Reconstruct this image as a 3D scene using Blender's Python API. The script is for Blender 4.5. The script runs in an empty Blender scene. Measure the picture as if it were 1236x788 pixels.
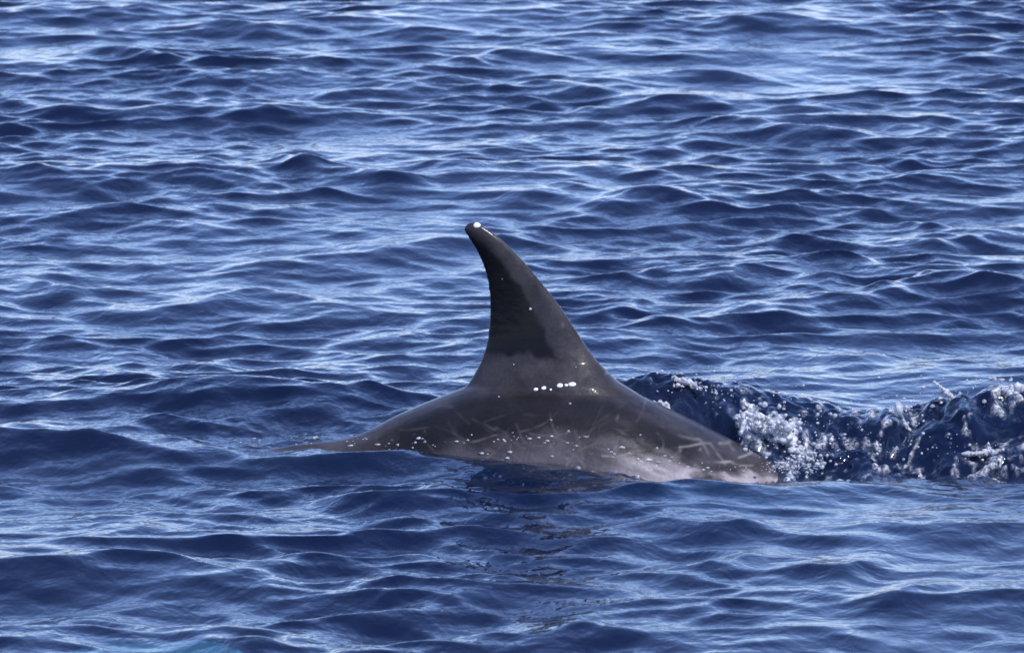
import bpy, bmesh, math, random
import numpy as np
from mathutils import Vector, Matrix

rng = np.random.default_rng(11)
random.seed(11)
S = bpy.context.scene
COL = S.collection

# ------------------------------------------------------------------ camera
CAM = Vector((0.0, -19.5, 3.3))
PITCH = math.radians(8.7)          # downwards
FPX = 9600.0                         # focal length in photo pixels (photo 1236 x 788)
cd = bpy.data.cameras.new('camera')
cam = bpy.data.objects.new('camera', cd)
COL.objects.link(cam)
cam.location = CAM
cam.rotation_euler = (math.pi / 2 - PITCH, 0, 0)
cd.sensor_width = 36.0
cd.lens = FPX / 1236.0 * 36.0
cd.clip_start = 0.5
cd.clip_end = 30000
cd.dof.use_dof = True
cd.dof.focus_distance = 19.9
cd.dof.aperture_fstop = 16.0
S.camera = cam

# ------------------------------------------------------------------ sky, sun, exposure
SUN_EL = math.radians(56)
SUN_AZ = math.radians(48)            # from "towards the camera" (-Y) turning to +X
sdir = Vector((math.cos(SUN_EL) * math.sin(SUN_AZ), -math.cos(SUN_EL) * math.cos(SUN_AZ), math.sin(SUN_EL)))
w = bpy.data.worlds.new('World')
S.world = w
w.use_nodes = True
nt = w.node_tree
bg = nt.nodes['Background']
sky = nt.nodes.new('ShaderNodeTexSky')
sky.sky_type = 'NISHITA'
sky.sun_disc = False
sky.sun_elevation = SUN_EL
sky.sun_rotation = math.atan2(sdir.x, sdir.y)
sky.air_density = 1.0
sky.dust_density = 0.0
sky.ozone_density = 5.0
tint = nt.nodes.new('ShaderNodeMixRGB'); tint.blend_type = 'MULTIPLY'     # the camera's cool white balance
tint.inputs[0].default_value = 1.0; tint.inputs[2].default_value = (1.0, 0.955, 1.18, 1)
nt.links.new(sky.outputs[0], tint.inputs[1])
nt.links.new(tint.outputs[0], bg.inputs[0])
bg.inputs[1].default_value = 0.15
sl = bpy.data.lights.new('sun', 'SUN')
sl.energy = 3.4
sl.angle = math.radians(0.53)
sl.color = (1.0, 0.96, 0.915)
so = bpy.data.objects.new('sun', sl)
COL.objects.link(so)
so.location = (4, -4, 8)
so.rotation_euler = sdir.to_track_quat('Z', 'Y').to_euler()

S.view_settings.view_transform = 'Standard'
S.view_settings.look = 'None'
S.view_settings.gamma = 1.0
S.view_settings.exposure = 0.65
S.view_settings.use_curve_mapping = False
S.render.engine = 'CYCLES'
S.cycles.use_denoising = True
S.cycles.filter_width = 1.55
S.cycles.max_bounces = 8
S.cycles.transparent_max_bounces = 12
S.cycles.caustics_reflective = False
S.cycles.caustics_refractive = False

# ------------------------------------------------------------------ pixel helpers
FW = Vector((0, math.cos(PITCH), -math.sin(PITCH)))
UP = Vector((0, math.sin(PITCH), math.cos(PITCH)))
RT = Vector((1, 0, 0))

def ray(u, v):
    return (FW * FPX + RT * (u - 618.0) - UP * (v - 394.0)).normalized()

def ground(u, v, z=0.0):
    d = ray(u, v)
    t = (z - CAM.z) / d.z
    return CAM + d * t

# ------------------------------------------------------------------ numpy noise
_perm = rng.permutation(256)
_perm = np.concatenate([_perm, _perm, _perm])
_ga = rng.uniform(0, 2 * np.pi, 256)
_gx, _gy = np.cos(_ga).astype(np.float32), np.sin(_ga).astype(np.float32)

def noise2(x, y):
    xi = np.floor(x).astype(np.int64); yi = np.floor(y).astype(np.int64)
    xf = x - xi; yf = y - yi
    xi &= 255; yi &= 255
    u = xf * xf * xf * (xf * (xf * 6 - 15) + 10); v = yf * yf * yf * (yf * (yf * 6 - 15) + 10)
    def g(ix, iy, fx, fy):
        h = _perm[_perm[ix] + iy] & 255
        return _gx[h] * fx + _gy[h] * fy
    a = g(xi, yi, xf, yf); b = g(xi + 1, yi, xf - 1, yf)
    c = g(xi, yi + 1, xf, yf - 1); d = g(xi + 1, yi + 1, xf - 1, yf - 1)
    return ((a + u * (b - a)) * (1 - v) + (c + u * (d - c)) * v) * 1.5

def fbm(x, y, o=4):
    r = 0; a = 1.0
    for i in range(o):
        r = r + a * noise2(x * 2 ** i + 17.3 * i, y * 2 ** i + 9.1 * i); a *= 0.5
    return r

def sstep(a, b, x):
    t = np.clip((x - a) / (b - a), 0, 1)
    return t * t * (3 - 2 * t)

# ------------------------------------------------------------------ material helpers
def mat(name):
    m = bpy.data.materials.new(name)
    m.use_nodes = True
    m.node_tree.nodes.clear()
    return m

class N:
    """tiny node builder"""
    def __init__(self, m): self.t = m.node_tree
    def __call__(self, kind, ins=None, **kw):
        n = self.t.nodes.new(kind)
        for k, v in kw.items(): setattr(n, k, v)
        for k, v in (ins or {}).items():
            if isinstance(v, bpy.types.NodeSocket): self.t.links.new(v, n.inputs[k])
            else: n.inputs[k].default_value = v
        return n

def tag(o, label, cat=None, kind=None, group=None):
    o['label'] = label
    if cat: o['category'] = cat
    if kind: o['kind'] = kind
    if group: o['group'] = group
    return o

# ================================================================== WATER
def axis(lo, hi, step, far, growth):
    c = list(np.arange(lo, hi + step * 0.5, step))
    s = step; x = c[-1]; up = []
    while x < far:
        s *= 1.03 if s < 0.06 else growth; x += s; up.append(x)
    s = step; x = c[0]; dn = []
    while x > -far:
        s *= 1.03 if s < 0.06 else growth; x -= s; dn.append(x)
    a = np.array(dn[::-1] + c + up)
    return a

AX = axis(-1.85, 1.85, 0.0068, 9000, 1.12)
AY = axis(-3.2, 10.8, 0.0115, 9000, 1.12)
# finer rows where the dolphin breaks the surface
ins = np.arange(-0.7, 1.1, 0.0105) + 0.00525
ins = ins[(ins > AY[0])]
AY = np.sort(np.concatenate([AY, ins]))
nx, ny = len(AX), len(AY)
dxs = np.gradient(AX); dys = np.gradient(AY)
X0, Y0 = np.meshgrid(AX, AY)
SP = np.maximum(dxs[None, :], dys[:, None]).astype(np.float32)
X0 = X0.astype(np.float64); Y0 = Y0.astype(np.float64)

# domain wobble keeps crests from being ruler straight
NEAR = (np.abs(X0) < 30) & (np.abs(Y0) < 40)
def near_noise(f, fx, fy, o):
    r = np.zeros_like(X0, dtype=np.float32)
    r[NEAR] = fbm(X0[NEAR] * fx + 3.7 * f, Y0[NEAR] * fy + 51.3 * f, o)
    return r
GUST = 0.95 + 0.75 * near_noise(1, 0.9, 0.38, 2)          # ripples come in patches
GUST = np.clip(GUST, 0.25, 1.9)

Z = np.zeros_like(X0, dtype=np.float32)
DX = np.zeros_like(Z); DY = np.zeros_like(Z)
NW = 180
WX = (X0 + 0.05 * near_noise(2, 1.3, 0.8, 2)).astype(np.float32)
WY = (Y0 + 0.09 * near_noise(3, 1.5, 0.8, 2)).astype(np.float32)
for i in range(NW):
    f = (i + rng.uniform(0, 1)) / NW
    lam = 0.060 * (4.0 / 0.060) ** f
    k = 2 * math.pi / lam
    spread = 0.42 if lam > 0.5 else 0.58
    th = -math.pi / 2 + rng.normal(0, spread) + 0.10
    # slope per component; most of it sits between 0.2 and 1.2 m
    st = 0.0180 * (0.52 + 1.05 * math.exp(-((math.log(lam / 0.20)) / 0.85) ** 2))
    if lam > 1.6: st *= 0.65
    a = st / k
    fade = np.clip((lam / SP - 3.0) / 4.0, 0, 1).astype(np.float32)
    if lam < 0.45: fade = fade * GUST
    ph = (k * (math.cos(th) * WX + math.sin(th) * WY) + rng.uniform(0, 6.283)).astype(np.float32)
    c = np.cos(ph) * fade; s = np.sin(ph) * fade
    Z += a * c
    q = a * 1.2
    DX -= q * math.cos(th) * s
    DY -= q * math.sin(th) * s

# individual wavelets of the photograph: (u, v of the dark face, half width px, height m, tilt)
WAVELETS = [
    (945, 165, 120, .050, -.05), (1165, 350, 95, .050, .05), (1010, 428, 85, .036, 0), (800, 250, 85, .036, .1),
    (520, 292, 130, .040, .25), (290, 365, 90, .046, .05), (355, 205, 42, .046, .1), (160, 72, 70, .040, -.1),
    (240, 132, 95, .036, .2), (320, 136, 85, .032, -.1), (805, 130, 70, .032, -.1), (700, 112, 60, .034, .1),
    (450, 220, 75, .036, -.15), (545, 205, 60, .028, 0), (120, 690, 170, .046, -.12), (1030, 685, 60, .036, 0),
    (880, 680, 90, .030, 0), (840, 630, 80, .036, -.05), (450, 600, 120, .034, .06), (110, 545, 190, .060, .04),
    (620, 640, 120, .026, 0), (60, 345, 70, .034, 0), (1130, 50, 90, .030, 0), (930, 30, 70, .030, 0),
    (1190, 90, 60, .034, .1), (280, 35, 110, .034, 0), (480, 40, 90, .03, 0), (870, 90, 80, .026, 0),
    (1130, 290, 90, .032, .08), (860, 335, 70, .03, 0), (740, 365, 50, .03, .1), (180, 455, 110, .026, 0),
    (60, 220, 80, .026, 0), (640, 240, 60, .026, 0), (1080, 725, 80, .028, 0), (520, 720, 110, .026, .0),
    (300, 770, 90, .024, 0), (700, 775, 110, .026, 0), (980, 500, 60, .02, 0), (60, 130, 70, .03, .1),
]
for (u, v, hw, h, tl) in WAVELETS:
    p = ground(u, v)
    dist = (p - CAM).length
    sx = hw * dist / FPX * 0.95
    m = (np.abs(X0 - p.x) < 3.2 * sx) & (np.abs(Y0 - p.y) < 1.6)
    xx = X0[m] - p.x
    yy = Y0[m] - p.y - tl * xx * 2.0 - 0.10 * np.sin(xx / sx * 2.1 + u) - 0.05 * noise2(xx * 5 + u, Y0[m] * 2)
    wf, wb = 0.085 + h * 1.1, 0.26
    prof = np.where(yy < 0, np.exp(-(np.abs(yy) / wf) ** 1.35 * 0.9), np.exp(-np.abs(yy) / wb * 1.3))
    trough = -0.35 * np.exp(-((yy + 2.6 * wf) / (1.6 * wf)) ** 2)
    Z[m] += (0.85 * h * np.exp(-(xx / sx) ** 2) * (prof + trough)).astype(np.float32)

# ---- the dolphin's own disturbance
DA = math.radians(9)                       # heading, turned towards the camera
DO = Vector((0.0, 0.16, 0.0))
dd = Vector((math.cos(DA), -math.sin(DA), 0))
dn = Vector((math.sin(DA), math.cos(DA), 0))   # away from camera
SL = (X0 - DO.x) * dd.x + (Y0 - DO.y) * dd.y
NL = (X0 - DO.x) * dn.x + (Y0 - DO.y) * dn.y

# calmer water right round the body
Z -= (0.020 * np.exp(-((SL + 0.58) / 0.22) ** 2 - ((NL + 0.16) / 0.12) ** 2)).astype(np.float32)
calm = 1 - 0.55 * np.exp(-((SL - 0.0) / 0.95) ** 2 - ((NL + 0.15) / 0.42) ** 2)
Z *= calm.astype(np.float32); DX *= calm.astype(np.float32); DY *= calm.astype(np.float32)
# smooth swell heaped up in front of the flank (near side)
Z += (0.040 * np.exp(-((SL + 0.15) / 0.62) ** 2 - ((NL + 0.40) / 0.15) ** 2)).astype(np.float32)
Z -= (0.060 * np.exp(-((SL - 0.52) / 0.26) ** 2 - ((NL + 0.22) / 0.17) ** 2)).astype(np.float32)
# fold of water over the tail stock, left
Z += (0.05 * np.exp(-((SL + 0.80) / 0.42) ** 2 - ((NL - 0.42) / 0.16) ** 2)).astype(np.float32)
# broken bow wave thrown up ahead, right of the dolphin
yc = 0.35 + 0.03 * np.sin(X0 * 4.1) + 0.02 * np.sin(X0 * 11)
hh = np.interp(X0, [0.10, 0.27, 0.36, 0.48, 0.69, 0.90, 1.04, 1.13, 1.29, 1.5, 1.8, 2.3], [0, .10, .125, .115, .075, .035, .060, .085, .115, .085, .03, 0])
yy = Y0 - yc
wf = np.where(yy < 0, 0.24, 0.26)
env = np.exp(-(np.abs(yy) / wf) ** 1.8)
bow = hh * env
Z += bow.astype(np.float32)
Z -= (0.035 * sstep(0.3, 0.7, X0) * (1 - sstep(1.5, 2.2, X0)) * np.exp(-((Y0 + 0.08) / 0.16) ** 2)).astype(np.float32)
RZ = (np.abs(X0) < 3.6) & (np.abs(Y0) < 2.0)
rough = np.zeros_like(Z)
band = sstep(0.12, 0.40, X0) * (1 - sstep(1.5, 2.2, X0)) * np.exp(-(np.abs(Y0 - 0.14) / 0.36) ** 3)
band = band * (1 - 0.85 * np.exp(-((SL - 0.62) / 0.24) ** 4 - ((NL + 0.24) / 0.16) ** 2))
# lapping edge along the near flank
lap = np.exp(-((SL - 0.18) / 0.60) ** 4 - ((NL + 0.235) / 0.06) ** 2) * 0.16 + 0.30 * np.exp(-((SL + 0.62) / 0.35) ** 2 - ((NL - 0.02) / 0.14) ** 2)
rr = RZ & ((band + lap) > 0.01)
fx, fy = X0[rr], Y0[rr]
turb = 0.026 * fbm(fx * 7.5, fy * 5.0, 2) + 0.018 * (0.4 - np.abs(fbm(fx * 15, fy * 10, 2))) + 0.005 * fbm(fx * 44, fy * 30, 2)
rough[rr] = turb * band[rr] + 0.55 * turb * lap[rr]
Z += rough
DY[rr] -= 0.05 * np.maximum(0, fbm(fx * 6 + 9, fy * 4, 2)) * band[rr]

# aerated foam on the surface (true white water): patches with a lacy edge
foam = np.zeros_like(Z)
PATCH = [(905, 530, 24, 1.0), (935, 512, 30, .8), (955, 535, 30, 1.0), (965, 558, 34, 1.0), (985, 566, 22, .7), (830, 468, 30, .45), (880, 478, 30, .4),
         (905, 470, 22, .4), (1010, 512, 40, .42), (1060, 506, 40, .5), (1100, 498, 34, .42), (1150, 486, 28, .7), (1215, 500, 30, .85), (1190, 548, 40, .75),
         (1225, 545, 30, .6), (1020, 556, 45, .5), (1080, 545, 50, .45), (1100, 525, 18, .6), (800, 490, 18, .5),
         (440, 533, 26, .45), (300, 535, 18, .3), (370, 532, 24, .4), (520, 535, 60, .35), (640, 545, 60, .35), (740, 552, 60, .45), (850, 566, 60, .6), (690, 540, 80, .3)]
for (u, v, r, s) in PATCH:
    p = ground(u, v, 0.04 if u > 740 and v < 530 else 0.0)
    rx = r / 480.0; ry = min(rx * 2.2, 0.16)
    m = (np.abs(X0 - p.x) < 2.5 * rx) & (np.abs(Y0 - p.y) < 2.5 * ry)
    foam[m] = np.maximum(foam[m], s * np.exp(-((X0[m] - p.x) / rx) ** 2 - ((Y0[m] - p.y) / ry) ** 2))
fm = foam > 0.02
lace = 0.5 + 0.9 * fbm(X0[fm] * 34, Y0[fm] * 16, 4)
lace2 = np.abs(fbm(X0[fm] * 14 + 5, Y0[fm] * 9, 3))
foam[fm] = np.clip((foam[fm] * 1.15 + 0.85 * (lace - 0.5) - 0.55 - 0.3 * lace2) * 2.0, 0, 1)
Z[fm] += 0.010 * foam[fm]

PX = X0 + DX; PY = Y0 + DY; PZ = Z
verts = np.stack([PX, PY, PZ], -1).reshape(-1, 3).astype(np.float32)
ii = np.arange(nx * ny).reshape(ny, nx)
quads = np.stack([ii[:-1, :-1], ii[:-1, 1:], ii[1:, 1:], ii[1:, :-1]], -1).reshape(-1, 4)

def fast_mesh(name, v, q):
    me = bpy.data.meshes.new(name)
    n = q.shape[1]
    me.vertices.add(len(v)); me.vertices.foreach_set('co', v.astype(np.float32).ravel())
    me.loops.add(q.size); me.loops.foreach_set('vertex_index', q.astype(np.int32).ravel())
    me.polygons.add(len(q))
    me.polygons.foreach_set('loop_start', np.arange(0, q.size, n, dtype=np.int32))
    me.polygons.foreach_set('use_smooth', np.ones(len(q), dtype=bool))
    me.update(calc_edges=True)
    return me

def fattr(me, name, arr):
    a = me.attributes.new(name, 'FLOAT', 'POINT')
    a.data.foreach_set('value', np.asarray(arr, dtype=np.float32).ravel())

wm = fast_mesh('water', verts, quads)
fattr(wm, 'foam', foam)
fattr(wm, 'gust', GUST)
water = bpy.data.objects.new('water', wm)
COL.objects.link(water)
tag(water, 'deep blue rippled sea surface all round the dolphin', 'sea', 'structure')

def surf(x, y):
    i = int(np.clip(np.searchsorted(AX, x), 1, nx - 1)); j = int(np.clip(np.searchsorted(AY, y), 1, ny - 1))
    return float(Z[j, i])

b = bmesh.new(); bmesh.ops.create_grid(b, x_segments=2, y_segments=2, size=9000)  # added dark sheet; blocks the world background seen through the water
me = bpy.data.meshes.new('underlay'); b.to_mesh(me); b.free()
underlay = bpy.data.objects.new('underlay', me); COL.objects.link(underlay); underlay.location.z = -9
tag(underlay, 'dark underlay added far below the surface to shut out the sky beneath', 'underlay', 'structure')
m = mat('underlay_dark'); n = N(m)
out = n('ShaderNodeOutputMaterial'); g_ = n('ShaderNodeNewGeometry')
nz = n('ShaderNodeTexNoise', {'Vector': g_.outputs['Position'], 'Scale': 0.4})
cr = n('ShaderNodeMixRGB', {0: nz.outputs[0], 1: (0.02, 0.02, 0.02, 1), 2: (0.05, 0.05, 0.045, 1)})
e = n('ShaderNodeBsdfDiffuse', {'Color': cr.outputs[0]})
m.node_tree.links.new(e.outputs[0], out.inputs['Surface'])
me.materials.append(m)

# water material: fresnel reflection over scattering blue water one can look into a little
m = mat('sea_water'); n = N(m)
out = n('ShaderNodeOutputMaterial')
geo = n('ShaderNodeNewGeometry')
mp = n('ShaderNodeMapping', {'Vector': geo.outputs['Position'], 'Scale': (1.0, 0.62, 1.0)})
wob = n('ShaderNodeTexNoise', {'Vector': mp.outputs[0], 'Scale': 9.0, 'Detail': 3.0, 'Roughness': 0.55, 'Distortion': 0.4})
rip = n('ShaderNodeTexNoise', {'Vector': mp.outputs[0], 'Scale': 34.0, 'Detail': 2.0, 'Roughness': 0.5, 'Distortion': 0.3})
gu = n('ShaderNodeAttribute', attribute_name='gust')
fo = n('ShaderNodeAttribute', attribute_name='foam')
bs = n('ShaderNodeMath', {0: gu.outputs['Fac'], 1: 0.5}, operation='MULTIPLY')
b1 = n('ShaderNodeBump', {'Strength': 0.30, 'Distance': 0.03, 'Height': wob.outputs[0]})
b2 = n('ShaderNodeBump', {'Strength': bs.outputs[0], 'Distance': 0.006, 'Height': rip.outputs[0], 'Normal': b1.outputs[0]})
fr = n('ShaderNodeFresnel', {'IOR': 1.333, 'Normal': b2.outputs[0]})
gl = n('ShaderNodeBsdfGlossy', {'Color': (1, 1, 1, 1), 'Roughness': 0.11, 'Normal': b2.outputs[0]})
df = n('ShaderNodeBsdfDiffuse', {'Color': (0.0044, 0.0098, 0.037, 1), 'Normal': b1.outputs[0]})
tr = n('ShaderNodeBsdfTransparent', {'Color': (0.85, 0.93, 1.0, 1)})
body = n('ShaderNodeMixShader', {0: 0.45, 1: df.outputs[0], 2: tr.outputs[0]})
wet = n('ShaderNodeMixShader', {0: fr.outputs[0], 1: body.outputs[0], 2: gl.outputs[0]})
fn = n('ShaderNodeTexNoise', {'Vector': geo.outputs['Position'], 'Scale': 70.0, 'Detail': 3.0})
fb = n('ShaderNodeBump', {'Strength': 0.8, 'Distance': 0.012, 'Height': fn.outputs[0]})
fp = n('ShaderNodeBsdfPrincipled', {'Base Color': (0.62, 0.64, 0.68, 1), 'Roughness': 0.35, 'Normal': fb.outputs[0]})
fs = n('ShaderNodeTexNoise', {'Vector': geo.outputs['Position'], 'Scale': 95.0, 'Detail': 3.0, 'Roughness': 0.7})
fr2 = n('ShaderNodeMapRange', {'Value': fs.outputs[0], 'From Min': 0.40, 'From Max': 0.60, 'To Min': 0.10, 'To Max': 0.95})
ff = n('ShaderNodeMath', {0: fo.outputs['Fac'], 1: fr2.outputs[0]}, operation='MULTIPLY')
fin_ = n('ShaderNodeMixShader', {0: ff.outputs[0], 1: wet.outputs[0], 2: fp.outputs[0]})
va = n('ShaderNodeVolumeAbsorption', {'Color': (0.03, 0.66, 0.82, 1), 'Density': 8.0})
m.node_tree.links.new(fin_.outputs[0], out.inputs['Surface'])
m.node_tree.links.new(va.outputs[0], out.inputs['Volume'])
wm.materials.append(m)

# ================================================================== DOLPHIN
def to_local(u, v):
    """photo pixel -> (s, z) in the dolphin's plane of symmetry"""
    d = ray(u, v)
    t = (DO - CAM).dot(dn) / d.dot(dn)
    p = CAM + d * t
    return ((p - DO).dot(dd), p.z)

def interp(tab, s):
    xs = [a[0] for a in tab]; ys = [a[1] for a in tab]
    # smooth (catmull-rom like) interpolation through numpy cubic hermite
    i = int(np.clip(np.searchsorted(xs, s) - 1, 0, len(xs) - 2))
    def sl(j):
        if j <= 0: return (ys[1] - ys[0]) / (xs[1] - xs[0])
        if j >= len(xs) - 1: return (ys[-1] - ys[-2]) / (xs[-1] - xs[-2])
        return (ys[j + 1] - ys[j - 1]) / (xs[j + 1] - xs[j - 1])
    h = xs[i + 1] - xs[i]; t = (s - xs[i]) / h
    return ((2*t**3 - 3*t**2 + 1) * ys[i] + (t**3 - 2*t**2 + t) * h * sl(i) + (-2*t**3 + 3*t**2) * ys[i+1] + (t**3 - t**2) * h * sl(i+1))

# dorsal line of the trunk (photo: arched back either side of the fin)
BACK_PX = [(430, 522), (480, 500), (530, 479), (575, 463), (640, 455), (700, 458), (752, 470), (790, 487), (840, 511), (890, 536), (940, 559), (975, 574)]
back = [to_local(*p) for p in BACK_PX]
TOP = [(-1.62, -0.46), (-1.35, -0.30), (-1.05, -0.12), (-0.85, -0.075), (-0.70, -0.034), (-0.55, 0.000)] + [(s, z) for s, z in back] + [(0.90, -0.085), (1.10, -0.17), (1.28, -0.32), (1.40, -0.50)]
HGT = [(-1.62, .035), (-1.35, .09), (-1.05, .17), (-.7, .29), (-.3, .44), (.1, .53), (.5, .54), (.85, .49), (1.10, .43), (1.28, .34), (1.40, .12)]
WID = [(-1.62, .02), (-1.35, .028), (-1.05, .055), (-.7, .115), (-.3, .20), (.1, .265), (.5, .275), (.85, .24), (1.10, .20), (1.28, .15), (1.40, .05)]

def bend(s):
    """the tail stock swings towards the camera side"""
    t = max(0.0, -0.25 - s)
    return -0.46 * (1 - math.exp(-(t / 0.55) ** 1.4))

def loft(bm, rings):
    vs = [[bm.verts.new(p) for p in r] for r in rings]
    k = len(rings[0])
    for a, b in zip(vs[:-1], vs[1:]):
        for j in range(k):
            bm.faces.new((a[j], a[(j + 1) % k], b[(j + 1) % k], b[j]))
    bm.faces.new(vs[0][::-1]); bm.faces.new(vs[-1])

bm = bmesh.new()
rings = []
for s in np.concatenate([np.linspace(-1.62, 1.36, 120), [1.385, 1.40]]):
    z1 = interp(TOP, s); h = interp(HGT, s); wd = interp(WID, s)
    cz = z1 - h * 0.52
    r = []
    for j in range(48):
        a = 2 * math.pi * j / 48
        ca, sa = math.cos(a), math.sin(a)
        if sa > 0:
            # slightly roof shaped back
            y = wd * math.copysign(abs(ca) ** 1.08, ca); z = cz + h * 0.52 * abs(sa) ** 0.98
        else:
            y = wd * math.copysign(abs(ca) ** 0.9, ca); z = cz - h * 0.48 * abs(sa) ** 0.95
        r.append((s, y + bend(s), z))
    rings.append(r)
loft(bm, rings)

# dorsal fin, horizontal sections from inside the back to the tip (trailing u, leading u per photo row)
FIN = [(500, 530, 800), (480, 545, 776), (470, 558, 760), (462, 566, 747), (450, 573, 734), (436, 580.5, 721), (420, 586, 709), (405, 589, 699.5),
       (390, 590.5, 689.5), (375, 591.3, 680), (360, 591, 669), (345, 589.4, 657), (330, 586.3, 644.5), (315, 581, 632), (302, 575, 619), (291, 568, 608),
       (283, 562.5, 598), (277, 559.5, 589.5), (272.5, 560.5, 582.5), (269.5, 564, 577), (268.3, 567.5, 573)]
rings = []
for i, (v, u0, u1) in enumerate(FIN):
    s0, z0 = to_local(u0, v); s1, z1 = to_local(u1, v)
    c = s1 - s0
    hz = z0
    zb = to_local(640, 452)[1]
    above = max(0.0, hz - zb)
    base = 0.112 * c ** 0.9 + 0.006
    th = base * (0.55 + 0.45 * math.exp(-above / 0.25)) + 0.055 * math.exp(-((max(0, hz - zb + 0.015)) / 0.035))
    th = min(th, 0.5 * c)
    th = max(th, 0.004)
    r = []
    for j in range(40):
        a = 2 * math.pi * j / 40
        xx = 0.5 + 0.5 * math.cos(a)            # 0 trailing, 1 leading
        prof = math.copysign(abs(math.sin(a)) ** 1.0, math.sin(a)) * (0.42 + 0.58 * xx ** 0.7) * 1.12
        r.append((s0 + c * xx, th * prof, z0 + (z1 - z0) * xx))
    rings.append(r)
loft(bm, rings)
# flippers and flukes (under water)
for sd in (-1, 1):
    rings = []
    for t in np.linspace(0, 1, 14):
        c = 0.20 * (1 - t) ** 0.6 + 0.015; th = 0.028 * (1 - t) + 0.006
        b = Vector((0.80 - 0.36 * t ** 1.3, sd * (0.14 + 0.26 * t), -0.34 - 0.28 * t))
        rings.append([(b.x + c * (math.cos(2 * math.pi * j / 16)) * 0.5, b.y, b.z + th * math.sin(2 * math.pi * j / 16)) for j in range(16)])
    loft(bm, rings)
    rings = []
    for t in np.linspace(0, 1, 16):
        c = 0.24 * (1 - t ** 1.5) + 0.012; th = 0.022 * (1 - t) + 0.006
        b = Vector((-1.58 - 0.16 * t ** 1.4, bend(-1.58) + sd * 0.40 * t, -0.455 - 0.03 * t))
        rings.append([(b.x + c * math.cos(2 * math.pi * j / 16) * 0.5, b.y, b.z + th * math.sin(2 * math.pi * j / 16)) for j in range(16)])
    loft(bm, rings)
bmesh.ops.recalc_face_normals(bm, faces=bm.faces)

def remeshed(bm, name, voxel, smooth_it, fac=0.5):
    me = bpy.data.meshes.new(name + '_raw'); bm.to_mesh(me); bm.free()
    o = bpy.data.objects.new(name + '_raw', me); COL.objects.link(o)
    r = o.modifiers.new('r', 'REMESH'); r.mode = 'VOXEL'; r.voxel_size = voxel; r.use_smooth_shade = True
    if smooth_it:
        s_ = o.modifiers.new('s', 'SMOOTH'); s_.factor = fac; s_.iterations = smooth_it
    dg = bpy.context.evaluated_depsgraph_get()
    res = bpy.data.meshes.new_from_object(o.evaluated_get(dg))
    bpy.data.objects.remove(o, do_unlink=True); bpy.data.meshes.remove(me)
    res.name = name
    res.polygons.foreach_set('use_smooth', np.ones(len(res.polygons), dtype=bool))
    return res

dm = remeshed(bm, 'dolphin', 0.0042, 6)
co = np.empty(len(dm.vertices) * 3, dtype=np.float32); dm.vertices.foreach_get('co', co); co = co.reshape(-1, 3)
cs, cy, cz = co[:, 0].astype(float), co[:, 1].astype(float), co[:, 2].astype(float)

def seg_dist(px, pz, a, b):
    ax, az = a; bx, bz = b
    vx, vz = bx - ax, bz - az
    t = np.clip(((px - ax) * vx + (pz - az) * vz) / (vx * vx + vz * vz + 1e-12), 0, 1)
    return np.hypot(px - ax - t * vx, pz - az - t * vz)

def pixel_plane(u, v, y):
    """photo pixel -> (s, z) on the near skin, which stands y in front of the plane of symmetry"""
    d = ray(u, v)
    o = DO - dn * y
    t = (o - CAM).dot(dn) / d.dot(dn)
    p = CAM + d * t
    return ((p - DO).dot(dd), p.z)

# smooth dark patch on the fin
poly = [to_local(*p) for p in [(556, 280), (575, 287), (597, 303), (614, 324), (634, 346), (640, 368), (654, 382), (660, 402), (672, 418), (676, 430), (664, 433), (645, 424), (618, 431), (590, 424), (575, 400), (575, 340)]]
wx = cs + 0.010 * fbm(cs * 22, cz * 22, 3); wz = cz + 0.010 * fbm(cs * 22 + 40, cz * 22, 3)
inside = np.zeros(len(cs), dtype=bool); dmin = np.full(len(cs), 9.0)
for a, b in zip(poly, poly[1:] + poly[:1]):
    c_ = (a[1] > wz) != (b[1] > wz)
    inside ^= c_ & (wx < (b[0] - a[0]) * (wz - a[1]) / (b[1] - a[1] + 1e-12) + a[0])
    dmin = np.minimum(dmin, seg_dist(wx, wz, a, b))
sd_ = np.where(inside, dmin, -dmin)
patch = sstep(-0.006, 0.010, sd_)

# pale rake scars, single strokes with a hooked end, plus flecks
scar = np.zeros(len(cs)); rsc = random.Random(5)
STROKES = [((645, 518), (690, 532), .6), ((740, 515), (768, 540), .7), ((768, 490), (764, 512), .8), ((815, 530), (850, 556), .9), ((818, 540), (872, 562), .9), ((838, 530), (868, 540), .8),
           ((860, 545), (880, 552), .9), ((790, 525), (800, 545), .6), ((520, 497), (565, 512), .5), ((570, 505), (598, 520), .5), ((890, 556), (940, 566), 1.), ((850, 560), (905, 570), .9),
           ((480, 522), (560, 528), .5), ((600, 515), (620, 540), .4), ((730, 545), (790, 552), .8), ((560, 530), (640, 536), .5)]
strokes = []
for a, b, st in STROKES:
    m_ = ((a[0] + b[0]) / 2 + (b[1] - a[1]) * 0.16, (a[1] + b[1]) / 2 - (b[0] - a[0]) * 0.10)
    pa, pm, pb_ = pixel_plane(a[0], a[1], .16), pixel_plane(m_[0], m_[1], .17), pixel_plane(b[0], b[1], .18)
    strokes.append((pa, pm, st * .8)); strokes.append((pm, pb_, st * .6))
for _ in range(170):
    s0 = rsc.uniform(-0.45, 1.2); z0 = interp(TOP, s0) - (0.05 + 0.25 * rsc.random() ** 0.8); L = rsc.uniform(.03, .15); an = rsc.gauss(-0.25, 0.6); cv = rsc.gauss(0, 9.0)
    st = rsc.uniform(.10, .55) * (0.55 + 0.5 * max(0, min(1, s0 + .4))); p0 = (s0, z0)
    for k in range(4):
        p1 = (p0[0] + L / 4 * math.cos(an), p0[1] + L / 4 * math.sin(an)); an += cv * L / 4
        strokes.append((p0, p1, st * (1.0 - 0.15 * k))); p0 = p1
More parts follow.
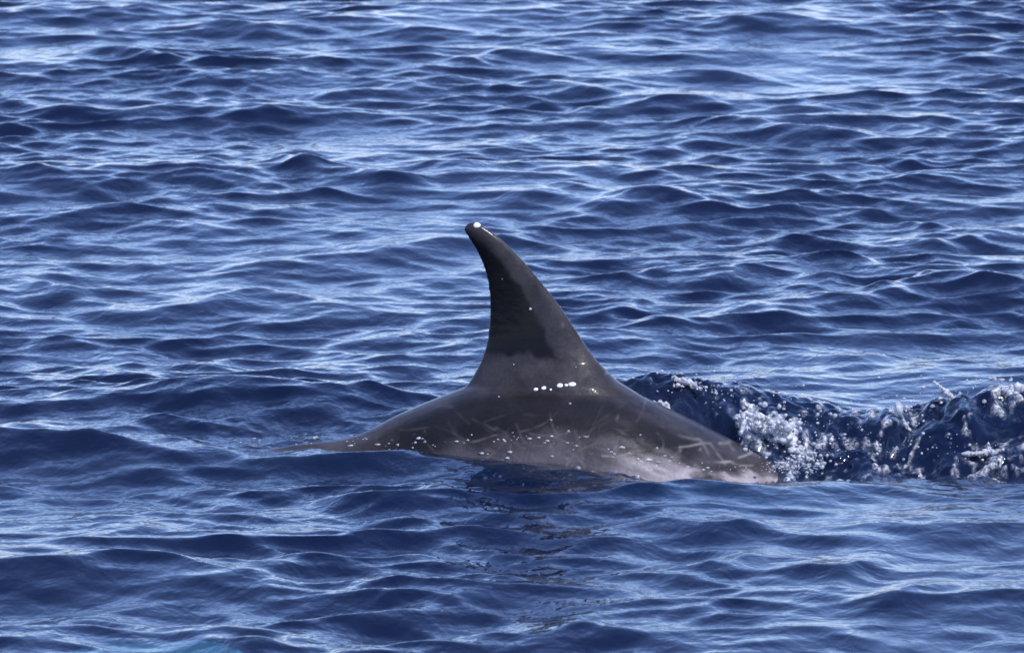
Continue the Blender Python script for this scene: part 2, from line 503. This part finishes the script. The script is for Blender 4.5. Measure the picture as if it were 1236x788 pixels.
jx = cs + 0.010 * noise2(cs * 11, cz * 11); jz = cz + 0.010 * noise2(cs * 11 + 31, cz * 11)
near_side = cy < 0.02 + np.array([bend(s_) for s_ in np.linspace(-1.8, 1.5, 300)])[np.clip(((cs + 1.8) / 3.3 * 299).astype(int), 0, 299)]
brk = np.clip(fbm(cs * 30, cz * 30, 2), -0.8, 0.8)
for a, b, st in strokes:
    d_ = seg_dist(jx, jz, a, b)
    scar = np.maximum(scar, st * (0.55 + 0.6 * brk) * np.exp(-(d_ / 0.0022) ** 2) * near_side)
for _ in range(46):
    s0 = rsc.uniform(-0.4, 0.9); z0 = interp(TOP, s0) - rsc.uniform(-0.30 if -0.1 < s0 < 0.25 else 0.02, 0.20)
    d_ = np.hypot(cs - s0, (cz - z0) * rsc.uniform(.5, 1.6))
    scar = np.maximum(scar, rsc.uniform(.2, .6) * np.exp(-(d_ / rsc.uniform(.002, .005)) ** 2))
topz = np.interp(cs, np.linspace(-1.62, 1.40, 200), [interp(TOP, s) for s in np.linspace(-1.62, 1.40, 200)])
depth = topz - cz
pale = sstep(0.105, 0.25, depth + 0.05 * fbm(cs * 5, cz * 9, 3) + 0.08 * sstep(0.25, 0.60, cs) * sstep(0.02, 0.10, depth) + 0.12 * sstep(0.48, 0.70, cs))
white = sstep(0.22, 0.46, cs) * sstep(0.045, 0.12, depth + 0.06 * fbm(cs * 14 + cz * 30, cz * 16 - cs * 6, 3) + 0.05 * sstep(0.50, 0.72, cs)) * (0.75 + 0.35 * np.clip(fbm(cs * 20 + cz * 40, cz * 24, 3), -0.7, 0.7))
cape = sstep(0.010, 0.035, depth) * (1 - sstep(0.085, 0.135, depth + 0.03 * fbm(cs * 6, cz * 12, 3) + 0.05 * sstep(0.2, 0.55, cs) + 0.15 * sstep(0.42, 0.66, cs))) * sstep(-0.42, -0.2, cs)
patch = np.maximum(patch, 0.80 * cape)
scar = scar * np.where(cz > topz + 0.02, 0.8, 0.30 + 0.70 * sstep(0.05, 0.15, depth + 0.12 * sstep(0.3, 0.6, cs)))
fattr(dm, 'patch', patch); fattr(dm, 'scar', scar); fattr(dm, 'pale', pale); fattr(dm, 'white', white)
fattr(dm, 'gloss', sstep(-0.035, -0.008, cz))      # skin under water loses its gloss

m = mat('dolphin_skin'); n = N(m)
out = n('ShaderNodeOutputMaterial')
tc = n('ShaderNodeTexCoord')
a1 = n('ShaderNodeAttribute', attribute_name='patch')
a2 = n('ShaderNodeAttribute', attribute_name='scar')
a3 = n('ShaderNodeAttribute', attribute_name='pale')
mo = n('ShaderNodeTexNoise', {'Vector': tc.outputs['Object'], 'Scale': 11.0, 'Detail': 6.0, 'Roughness': 0.62})
fi = n('ShaderNodeTexNoise', {'Vector': tc.outputs['Object'], 'Scale': 140.0, 'Detail': 3.0, 'Roughness': 0.6})
mr = n('ShaderNodeMapRange', {'Value': mo.outputs[0], 'From Min': 0.32, 'From Max': 0.68})
base = n('ShaderNodeMixRGB', {0: mr.outputs[0], 1: (0.018, 0.0158, 0.0175, 1), 2: (0.050, 0.0440, 0.0480, 1)})
pl = n('ShaderNodeMixRGB', {0: a3.outputs['Fac'], 1: base.outputs[0], 2: (0.130, 0.113, 0.124, 1)})
a4 = n('ShaderNodeAttribute', attribute_name='white')
pw = n('ShaderNodeMixRGB', {0: a4.outputs['Fac'], 1: pl.outputs[0], 2: (0.36, 0.320, 0.335, 1)})
dk = n('ShaderNodeMixRGB', {0: a1.outputs['Fac'], 1: pw.outputs[0], 2: (0.0070, 0.0062, 0.0070, 1)})
sp = n('ShaderNodeMixRGB', {0: 0.35, 1: dk.outputs[0], 2: fi.outputs[0]}, blend_type='OVERLAY')
scm = n('ShaderNodeMath', {0: a2.outputs['Fac'], 1: 0.55}, operation='MULTIPLY')
sc = n('ShaderNodeMixRGB', {0: scm.outputs[0], 1: sp.outputs[0], 2: (0.42, 0.38, 0.37, 1)})
bw = n('ShaderNodeTexNoise', {'Vector': tc.outputs['Object'], 'Scale': 38.0, 'Detail': 3.0, 'Roughness': 0.6})
bb = n('ShaderNodeBump', {'Strength': 0.35, 'Distance': 0.006, 'Height': bw.outputs[0]})
bc = n('ShaderNodeBump', {'Strength': 0.12, 'Distance': 0.002, 'Height': fi.outputs[0], 'Normal': bb.outputs[0]})
bd = n('ShaderNodeBump', {'Strength': 0.20, 'Distance': 0.004, 'Height': bw.outputs[0]})
a5 = n('ShaderNodeAttribute', attribute_name='gloss')
k1 = n('ShaderNodeMath', {0: a5.outputs['Fac'], 1: 0.35}, operation='MULTIPLY')
k2 = n('ShaderNodeMath', {0: a5.outputs['Fac'], 1: 0.07}, operation='MULTIPLY')
pb = n('ShaderNodeBsdfPrincipled', {'Base Color': sc.outputs[0], 'Roughness': 0.42, 'Normal': bc.outputs[0], 'Coat Weight': k1.outputs[0], 'Specular IOR Level': k2.outputs[0], 'Coat Roughness': 0.12, 'Coat IOR': 1.33, 'Coat Normal': bd.outputs[0]})
m.node_tree.links.new(pb.outputs[0], out.inputs['Surface'])
dm.materials.append(m)
dolphin = bpy.data.objects.new('dolphin', dm)
COL.objects.link(dolphin)
dolphin.location = DO
dolphin.rotation_euler = (0, 0, -DA)
tag(dolphin, 'dark grey scarred dolphin arching its back, tall hooked dorsal fin above the water', 'dolphin')

# eyes (under water)
m = mat('dolphin_eye'); n = N(m)
out = n('ShaderNodeOutputMaterial')
tcn = n('ShaderNodeTexCoord')
nz = n('ShaderNodeTexNoise', {'Vector': tcn.outputs['Object'], 'Scale': 60.0})
cr = n('ShaderNodeMixRGB', {0: nz.outputs[0], 1: (0.006, 0.005, 0.005, 1), 2: (0.02, 0.017, 0.015, 1)})
e = n('ShaderNodeBsdfPrincipled', {'Base Color': cr.outputs[0], 'Roughness': 0.1})
m.node_tree.links.new(e.outputs[0], out.inputs['Surface'])
for sd in (-1, 1):
    b = bmesh.new(); bmesh.ops.create_icosphere(b, subdivisions=3, radius=0.016)
    for v_ in b.verts: v_.co.y *= 0.6
    me = bpy.data.meshes.new('eye'); b.to_mesh(me); b.free(); me.materials.append(m)
    for p_ in me.polygons: p_.use_smooth = True
    o = bpy.data.objects.new('eye', me); COL.objects.link(o); o.parent = dolphin
    o.location = (1.10, sd * 0.190, interp(TOP, 1.10) - 0.26)

# ================================================================== SPLASH
m_sp = mat('white_water'); n = N(m_sp)
out = n('ShaderNodeOutputMaterial')
geo = n('ShaderNodeNewGeometry')
nz = n('ShaderNodeTexNoise', {'Vector': geo.outputs['Position'], 'Scale': 45.0, 'Detail': 4.0, 'Roughness': 0.65})
rp = n('ShaderNodeValToRGB', {0: nz.outputs[0]})
rp.color_ramp.elements[0].position = 0.36; rp.color_ramp.elements[0].color = (0.25, 0.25, 0.25, 1)
rp.color_ramp.elements[1].position = 0.58; rp.color_ramp.elements[1].color = (0.95, 0.95, 0.95, 1)
bp = n('ShaderNodeBump', {'Strength': 0.7, 'Distance': 0.01, 'Height': nz.outputs[0]})
p1 = n('ShaderNodeBsdfPrincipled', {'Base Color': (0.66, 0.66, 0.69, 1), 'Roughness': 0.16, 'IOR': 1.33, 'Normal': bp.outputs[0]})
p1.inputs['Specular IOR Level'].default_value = 0.8
tl = n('ShaderNodeBsdfTranslucent', {'Color': (0.6, 0.62, 0.66, 1)})
mx = n('ShaderNodeMixShader', {0: 0.3, 1: p1.outputs[0], 2: tl.outputs[0]})
g2 = n('ShaderNodeBsdfGlossy', {'Roughness': 0.16, 'Normal': bp.outputs[0]})
t2 = n('ShaderNodeBsdfTransparent', {'Color': (0.88, 0.93, 0.98, 1)})
f2 = n('ShaderNodeFresnel', {'IOR': 1.33, 'Normal': bp.outputs[0]})
cl = n('ShaderNodeMixShader', {0: f2.outputs[0], 1: t2.outputs[0], 2: g2.outputs[0]})
mm = n('ShaderNodeMixShader', {0: rp.outputs[0], 1: cl.outputs[0], 2: mx.outputs[0]})
m_sp.node_tree.links.new(mm.outputs[0], out.inputs['Surface'])

_ico = {}
def ico(sub):
    if sub not in _ico:
        b = bmesh.new(); bmesh.ops.create_icosphere(b, subdivisions=sub, radius=1.0)
        b.verts.ensure_lookup_table()
        _ico[sub] = (np.array([v.co[:] for v in b.verts]), np.array([[v.index for v in f.verts] for f in b.faces])); b.free()
    return _ico[sub]

def spheres_mesh(name, items, sub=1):
    """items: (centre, (rx, ry, rz))"""
    iv, jf = ico(sub); V = []; F = []
    for i, (c, r) in enumerate(items):
        V.append(iv * np.array(r) * (1 + 0.10 * rng.normal(size=(len(iv), 1))) + np.array(c)); F.append(jf + i * len(iv))
    return np.concatenate(V), np.concatenate(F)

def blob_liquid(name, items, voxel, sm):
    V, F = spheres_mesh(name, items, 2)
    b = bmesh.new()
    vs = [b.verts.new(p) for p in V]
    for f in F: b.faces.new([vs[k] for k in f])
    return remeshed(b, name, voxel, sm, 0.6)

def at(u, v, y):
    """photo pixel -> point on the vertical plane at depth y"""
    d = ray(u, v); t = (y - CAM.y) / d.y
    return CAM + d * t

rs = random.Random(21)
# each splash: list of strokes (u0,v0,r0 -> u1,v1,r1 px) standing at a depth read from where its foot meets the water
SPL = {
 'arc': (0.12, [(894, 497, 3, 897, 522, 6), (897, 522, 6, 908, 545, 8), (897, 500, 4, 925, 505, 5), (925, 505, 6, 948, 512, 9), (948, 512, 9, 955, 532, 10), (955, 532, 10, 975, 556, 10), (908, 545, 8, 945, 555, 8),
                (945, 555, 8, 985, 566, 7), (930, 515, 8, 945, 535, 8), (965, 545, 8, 988, 560, 6), (935, 540, 6, 960, 550, 8)],
         'lacy white splash with a dark hole curling off the dolphin\'s shoulder'),
 'jet': (0.33, [(1126, 461, 2.2, 1140, 472, 4), (1140, 472, 4, 1156, 484, 7), (1156, 484, 7, 1140, 496, 6), (1156, 484, 6, 1172, 486, 4), (1150, 490, 6, 1128, 500, 4)],
         'hooked white jet of water leaping from the bow wave crest'),
 'thread': (0.22, [(1081, 484, 2, 1085, 498, 3), (1085, 498, 2.5, 1092, 510, 3.5), (1092, 510, 3.5, 1099, 524, 4), (1099, 524, 4, 1097, 538, 3.5), (1097, 538, 3.5, 1078, 552, 3)],
         'thin curved thread of water falling on the dark wave face'),
 'clump': (0.32, [(1214, 472, 6, 1232, 470, 8), (1208, 492, 9, 1226, 500, 11), (1226, 478, 7, 1236, 490, 9), (1206, 508, 6, 1220, 512, 7), (1222, 452, 1.5, 1219, 460, 2)],
         'thick white clump of splash at the end of the broken wave'),
 'lump': (0.27, [(788, 486, 5, 800, 490, 7), (800, 490, 7, 812, 498, 5)], 'small rounded white lump of water behind the dolphin\'s back'),
 'crest': (0.33, [(812, 456, 3, 826, 460, 6), (826, 460, 6, 840, 464, 5), (840, 464, 4, 848, 474, 3)], 'low white splash on the crest just ahead of the fin'),
 'edge': (0.05, [(1158, 549, 3, 1190, 546, 5), (1190, 546, 5, 1226, 544, 4)], 'low white lip of foam along the foot of the dark wave'),
}
LOOSE = []                                  # detached drops of every splash join the spray
def keep_main(me):
    b = bmesh.new(); b.from_mesh(me); b.verts.ensure_lookup_table()
    seen = [-1] * len(b.verts); isl = []
    for v0 in b.verts:
        if seen[v0.index] >= 0: continue
        st_ = [v0]; seen[v0.index] = len(isl); cur = []
        while st_:
            q_ = st_.pop(); cur.append(q_)
            for e_ in q_.link_edges:
                o_ = e_.other_vert(q_)
                if seen[o_.index] < 0: seen[o_.index] = len(isl); st_.append(o_)
        isl.append(cur)
    big = max(range(len(isl)), key=lambda k: len(isl[k]))
    kill = []
    for k, cur in enumerate(isl):
        if k == big: continue
        P = np.array([v_.co[:] for v_ in cur]); LOOSE.append((P.mean(0), tuple(np.maximum((P.max(0) - P.min(0)) / 2, .0012))))
        kill += cur
    bmesh.ops.delete(b, geom=kill, context='VERTS')
    b.to_mesh(me); b.free()

for key, (y, strokes_, lab) in SPL.items():
    items = []
    for (u0, v0, r0, u1, v1, r1) in strokes_:
        L = math.hypot(u1 - u0, v1 - v0); nn = max(5, int(L / 0.9))
        for k in range(nn):
            t = k / nn
            rr_ = 0.9 + (r0 + (r1 - r0) * t) * rs.uniform(.20, .55)
            sc_ = 0.6 * (r0 + (r1 - r0) * t)
            p = at(u0 + (u1 - u0) * t + rs.gauss(0, sc_ * .6), v0 + (v1 - v0) * t + rs.gauss(0, sc_ * .6), y + rs.gauss(0, .012 + sc_ * .0012))
            q = rr_ / 480.0
            items.append((p, (q * rs.uniform(.8, 1.3), q, q * rs.uniform(.8, 1.2))))
    me = blob_liquid('splash', items, 0.0027, 5)
    keep_main(me)
    me.materials.append(m_sp)
    o = bpy.data.objects.new('splash', me); COL.objects.link(o)
    tag(o, lab, 'splash', group='splashes thrown up by the dolphin')

# froth and flying drops: uncountable
def bead(u, v, y, rpx):
    p = at(u, v, y); q = rpx / 480.0
    return (p, (q * rs.uniform(.8, 1.4), q, q * rs.uniform(.7, 1.2)))
drops = []
def scatter(u, v, su, sv, y, sy, n_, r0, r1):
    for _ in range(n_):
        drops.append(bead(rs.gauss(u, su), rs.gauss(v, sv), y + rs.gauss(0, sy), r0 + (r1 - r0) * rs.random() ** 3))
scatter(945, 535, 34, 24, 0.12, .05, 190, 0.8, 3.6)
scatter(830, 465, 26, 9, 0.33, .03, 60, 0.8, 3.0)
scatter(880, 476, 40, 10, 0.31, .04, 60, 0.7, 2.6)
scatter(860, 500, 30, 14, 0.26, .04, 30, 0.7, 2.0)
scatter(1045, 505, 45, 10, 0.30, .04, 90, 0.7, 3.2)
scatter(1090, 500, 18, 12, 0.28, .03, 40, 0.7, 2.8)
scatter(1145, 482, 20, 14, 0.32, .03, 60, 0.7, 2.8)
scatter(1215, 485, 18, 18, 0.31, .03, 80, 0.8, 4.0)
scatter(1000, 545, 40, 14, 0.10, .05, 70, 0.6, 2.6)
scatter(1090, 540, 50, 14, 0.10, .05, 60, 0.6, 2.2)
scatter(1195, 545, 40, 6, 0.05, .03, 50, 0.6, 2.4)
scatter(990, 480, 110, 22, 0.33, .05, 40, 0.5, 1.6)
scatter(962, 560, 14, 5, -0.10, .03, 150, 0.6, 2.8)
scatter(980, 556, 10, 7, -0.05, .03, 90, 0.6, 2.8)
scatter(935, 564, 12, 2.5, -0.17, .015, 60, 0.5, 1.9)
V, F = spheres_mesh('d', drops + LOOSE, 1)
me = fast_mesh('spray_drops', V, F); me.materials.append(m_sp)
o = bpy.data.objects.new('spray_drops', me); COL.objects.link(o)
tag(o, 'fine white drops and froth over the broken wave ahead of the dolphin', 'spray', 'stuff')

from mathutils.bvhtree import BVHTree
dolM = Matrix.Translation(DO) @ Matrix.Rotation(-DA, 4, 'Z')
dolI = dolM.inverted()
_b = bmesh.new(); _b.from_mesh(dm); DBVH = BVHTree.FromBMesh(_b); _b.free()
_i0, _i1 = np.searchsorted(AX, [-1.5, 1.5]); _j0, _j1 = np.searchsorted(AY, [-1.2, 1.4])
_sub = ii[_j0:_j1, _i0:_i1]
_q = np.stack([_sub[:-1, :-1], _sub[:-1, 1:], _sub[1:, 1:], _sub[1:, :-1]], -1).reshape(-1, 4)
_map = np.zeros(nx * ny, dtype=np.int64); _map[_sub.ravel()] = np.arange(_sub.size)
WBVH = BVHTree.FromPolygons(verts[_sub.ravel()].tolist(), _map[_q].tolist())
def hit(u, v):
    """what the pixel touches first: the skin or the water"""
    d = ray(u, v)
    h_, nn_, _i, t1 = DBVH.ray_cast(dolI @ CAM, dolI.to_3x3() @ d)
    p = ground(u, v, 0.0)
    w_ = WBVH.ray_cast(CAM, d)
    t2 = w_[3] if w_[3] is not None else (p - CAM).length
    return CAM + d * min(t1 if t1 is not None else 1e9, t2)

# beads of water and bubbles along the flank's waterline and on the skin
drops = []
for (u, v, n_, su, sv) in [(425, 530, 8, 6, 4), (450, 536, 10, 14, 3), (480, 536, 10, 16, 3), (515, 533, 10, 14, 4), (560, 534, 14, 22, 4), (612, 530, 12, 10, 4), (630, 528, 10, 8, 4), (655, 530, 10, 10, 5),
                           (690, 532, 12, 14, 6), (730, 543, 14, 16, 4), (770, 550, 16, 18, 4), (800, 558, 16, 18, 4), (850, 563, 20, 26, 3), (910, 568, 20, 26, 2.5), (640, 545, 12, 40, 4),
                           (300, 533, 5, 14, 4), (370, 533, 7, 12, 4), (345, 534, 3, 6, 3)]:
    for _ in range(int(n_ * 1.6)):
        uu = rs.gauss(u, su); vv = rs.gauss(v, sv)
        p = hit(uu, vv) + ray(uu, vv) * 0.001
        q = (0.35 + 1.8 * rs.random() ** 5) / 480.0
        drops.append((p, (q * rs.uniform(1.0, 2.8), q, q * rs.uniform(.6, 1.1))))
for (u, v, r_) in [(602, 479, 1.3), (688, 487, 1.6), (640, 373, 2.0), (606, 337, 1.1), (665, 507, 1.8), (773, 525, 1.5), (793, 541, 1.8), (620, 440, 1.0), (695, 443, 1.0), (608, 531, 2.0)]:
    q = r_ / 480.0
    drops.append((hit(u, v), (q, q, q)))
V, F = spheres_mesh('d', drops, 1)
me = fast_mesh('waterline_bubbles', V, F); me.materials.append(m_sp)
o = bpy.data.objects.new('waterline_bubbles', me); COL.objects.link(o)
tag(o, 'bright bubbles and beads of water along the dolphin\'s waterline', 'bubbles', 'stuff')

# white beads added to stand in for sun glints on the fin: on its tip and along the crease at its foot
m_g = mat('glint_white'); n = N(m_g)
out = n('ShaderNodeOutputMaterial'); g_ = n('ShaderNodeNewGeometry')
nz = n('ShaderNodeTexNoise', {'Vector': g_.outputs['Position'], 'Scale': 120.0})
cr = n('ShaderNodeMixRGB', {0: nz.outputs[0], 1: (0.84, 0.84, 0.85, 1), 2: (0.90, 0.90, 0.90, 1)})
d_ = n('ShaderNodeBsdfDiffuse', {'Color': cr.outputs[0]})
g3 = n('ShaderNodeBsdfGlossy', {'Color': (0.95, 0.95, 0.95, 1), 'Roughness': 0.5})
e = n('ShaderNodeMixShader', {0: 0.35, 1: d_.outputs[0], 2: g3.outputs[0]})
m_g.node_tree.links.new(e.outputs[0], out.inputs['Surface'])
ORD = ['first', 'second', 'third', 'fourth', 'fifth', 'last']
k_ = 0
for (u, v, r_, lab) in [(575.5, 273, 5.0, 'white bead added as the sun glint on the tip of the dorsal fin'),
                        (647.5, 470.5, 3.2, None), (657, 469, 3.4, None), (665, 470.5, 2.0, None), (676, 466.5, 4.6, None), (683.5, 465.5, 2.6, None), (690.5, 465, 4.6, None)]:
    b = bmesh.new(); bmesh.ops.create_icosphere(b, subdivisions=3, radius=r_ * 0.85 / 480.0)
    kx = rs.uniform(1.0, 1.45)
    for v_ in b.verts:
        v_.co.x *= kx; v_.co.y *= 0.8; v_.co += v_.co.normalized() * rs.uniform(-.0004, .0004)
    me = bpy.data.meshes.new('sun_glint'); b.to_mesh(me); b.free(); me.materials.append(m_g)
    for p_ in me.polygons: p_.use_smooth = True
    o = bpy.data.objects.new('sun_glint', me); COL.objects.link(o); o.location = hit(u, v) + ray(u, v) * (r_ * 0.5 / 480.0)
    if not lab:
        lab2 = '%s bright drop, counted from the tail, in the row at the fin\'s foot' % ORD[k_]; k_ += 1
    tag(o, lab or lab2, 'sun glint', group='added sun glints on the fin')

# cloud of bubbles drifting below the surface, the water's turquoise tint partly painted into their colour
m_b = mat('bubble_turquoise'); n = N(m_b)
out = n('ShaderNodeOutputMaterial')
tcn = n('ShaderNodeNewGeometry')
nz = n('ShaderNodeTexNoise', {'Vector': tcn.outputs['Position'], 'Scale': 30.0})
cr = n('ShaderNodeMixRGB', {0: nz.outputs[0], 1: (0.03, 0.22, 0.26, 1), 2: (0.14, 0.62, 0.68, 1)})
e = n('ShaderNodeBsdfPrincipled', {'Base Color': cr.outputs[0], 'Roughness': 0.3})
m_b.node_tree.links.new(e.outputs[0], out.inputs['Surface'])
c0 = ground(180, 780)
items = []
for _ in range(700):
    a_ = rs.uniform(0, 6.283); r_ = math.sqrt(rs.random())
    x = c0.x + 0.20 * r_ * math.cos(a_); y = c0.y + 0.17 * r_ * math.sin(a_)
    q = rs.uniform(.008, .020) * (1.15 - 0.6 * r_)
    items.append(((x, y, surf(x, y) - 0.009 - q - 0.016 * r_ - rs.uniform(0, .008)), (q * 1.4, q * 1.4, q)))
me = blob_liquid('bubble_cloud', items, 0.006, 4); me.materials.append(m_b)
o = bpy.data.objects.new('bubble_cloud', me); COL.objects.link(o)
tag(o, 'turquoise cloud of bubbles just under the open water surface', 'bubbles', 'stuff')
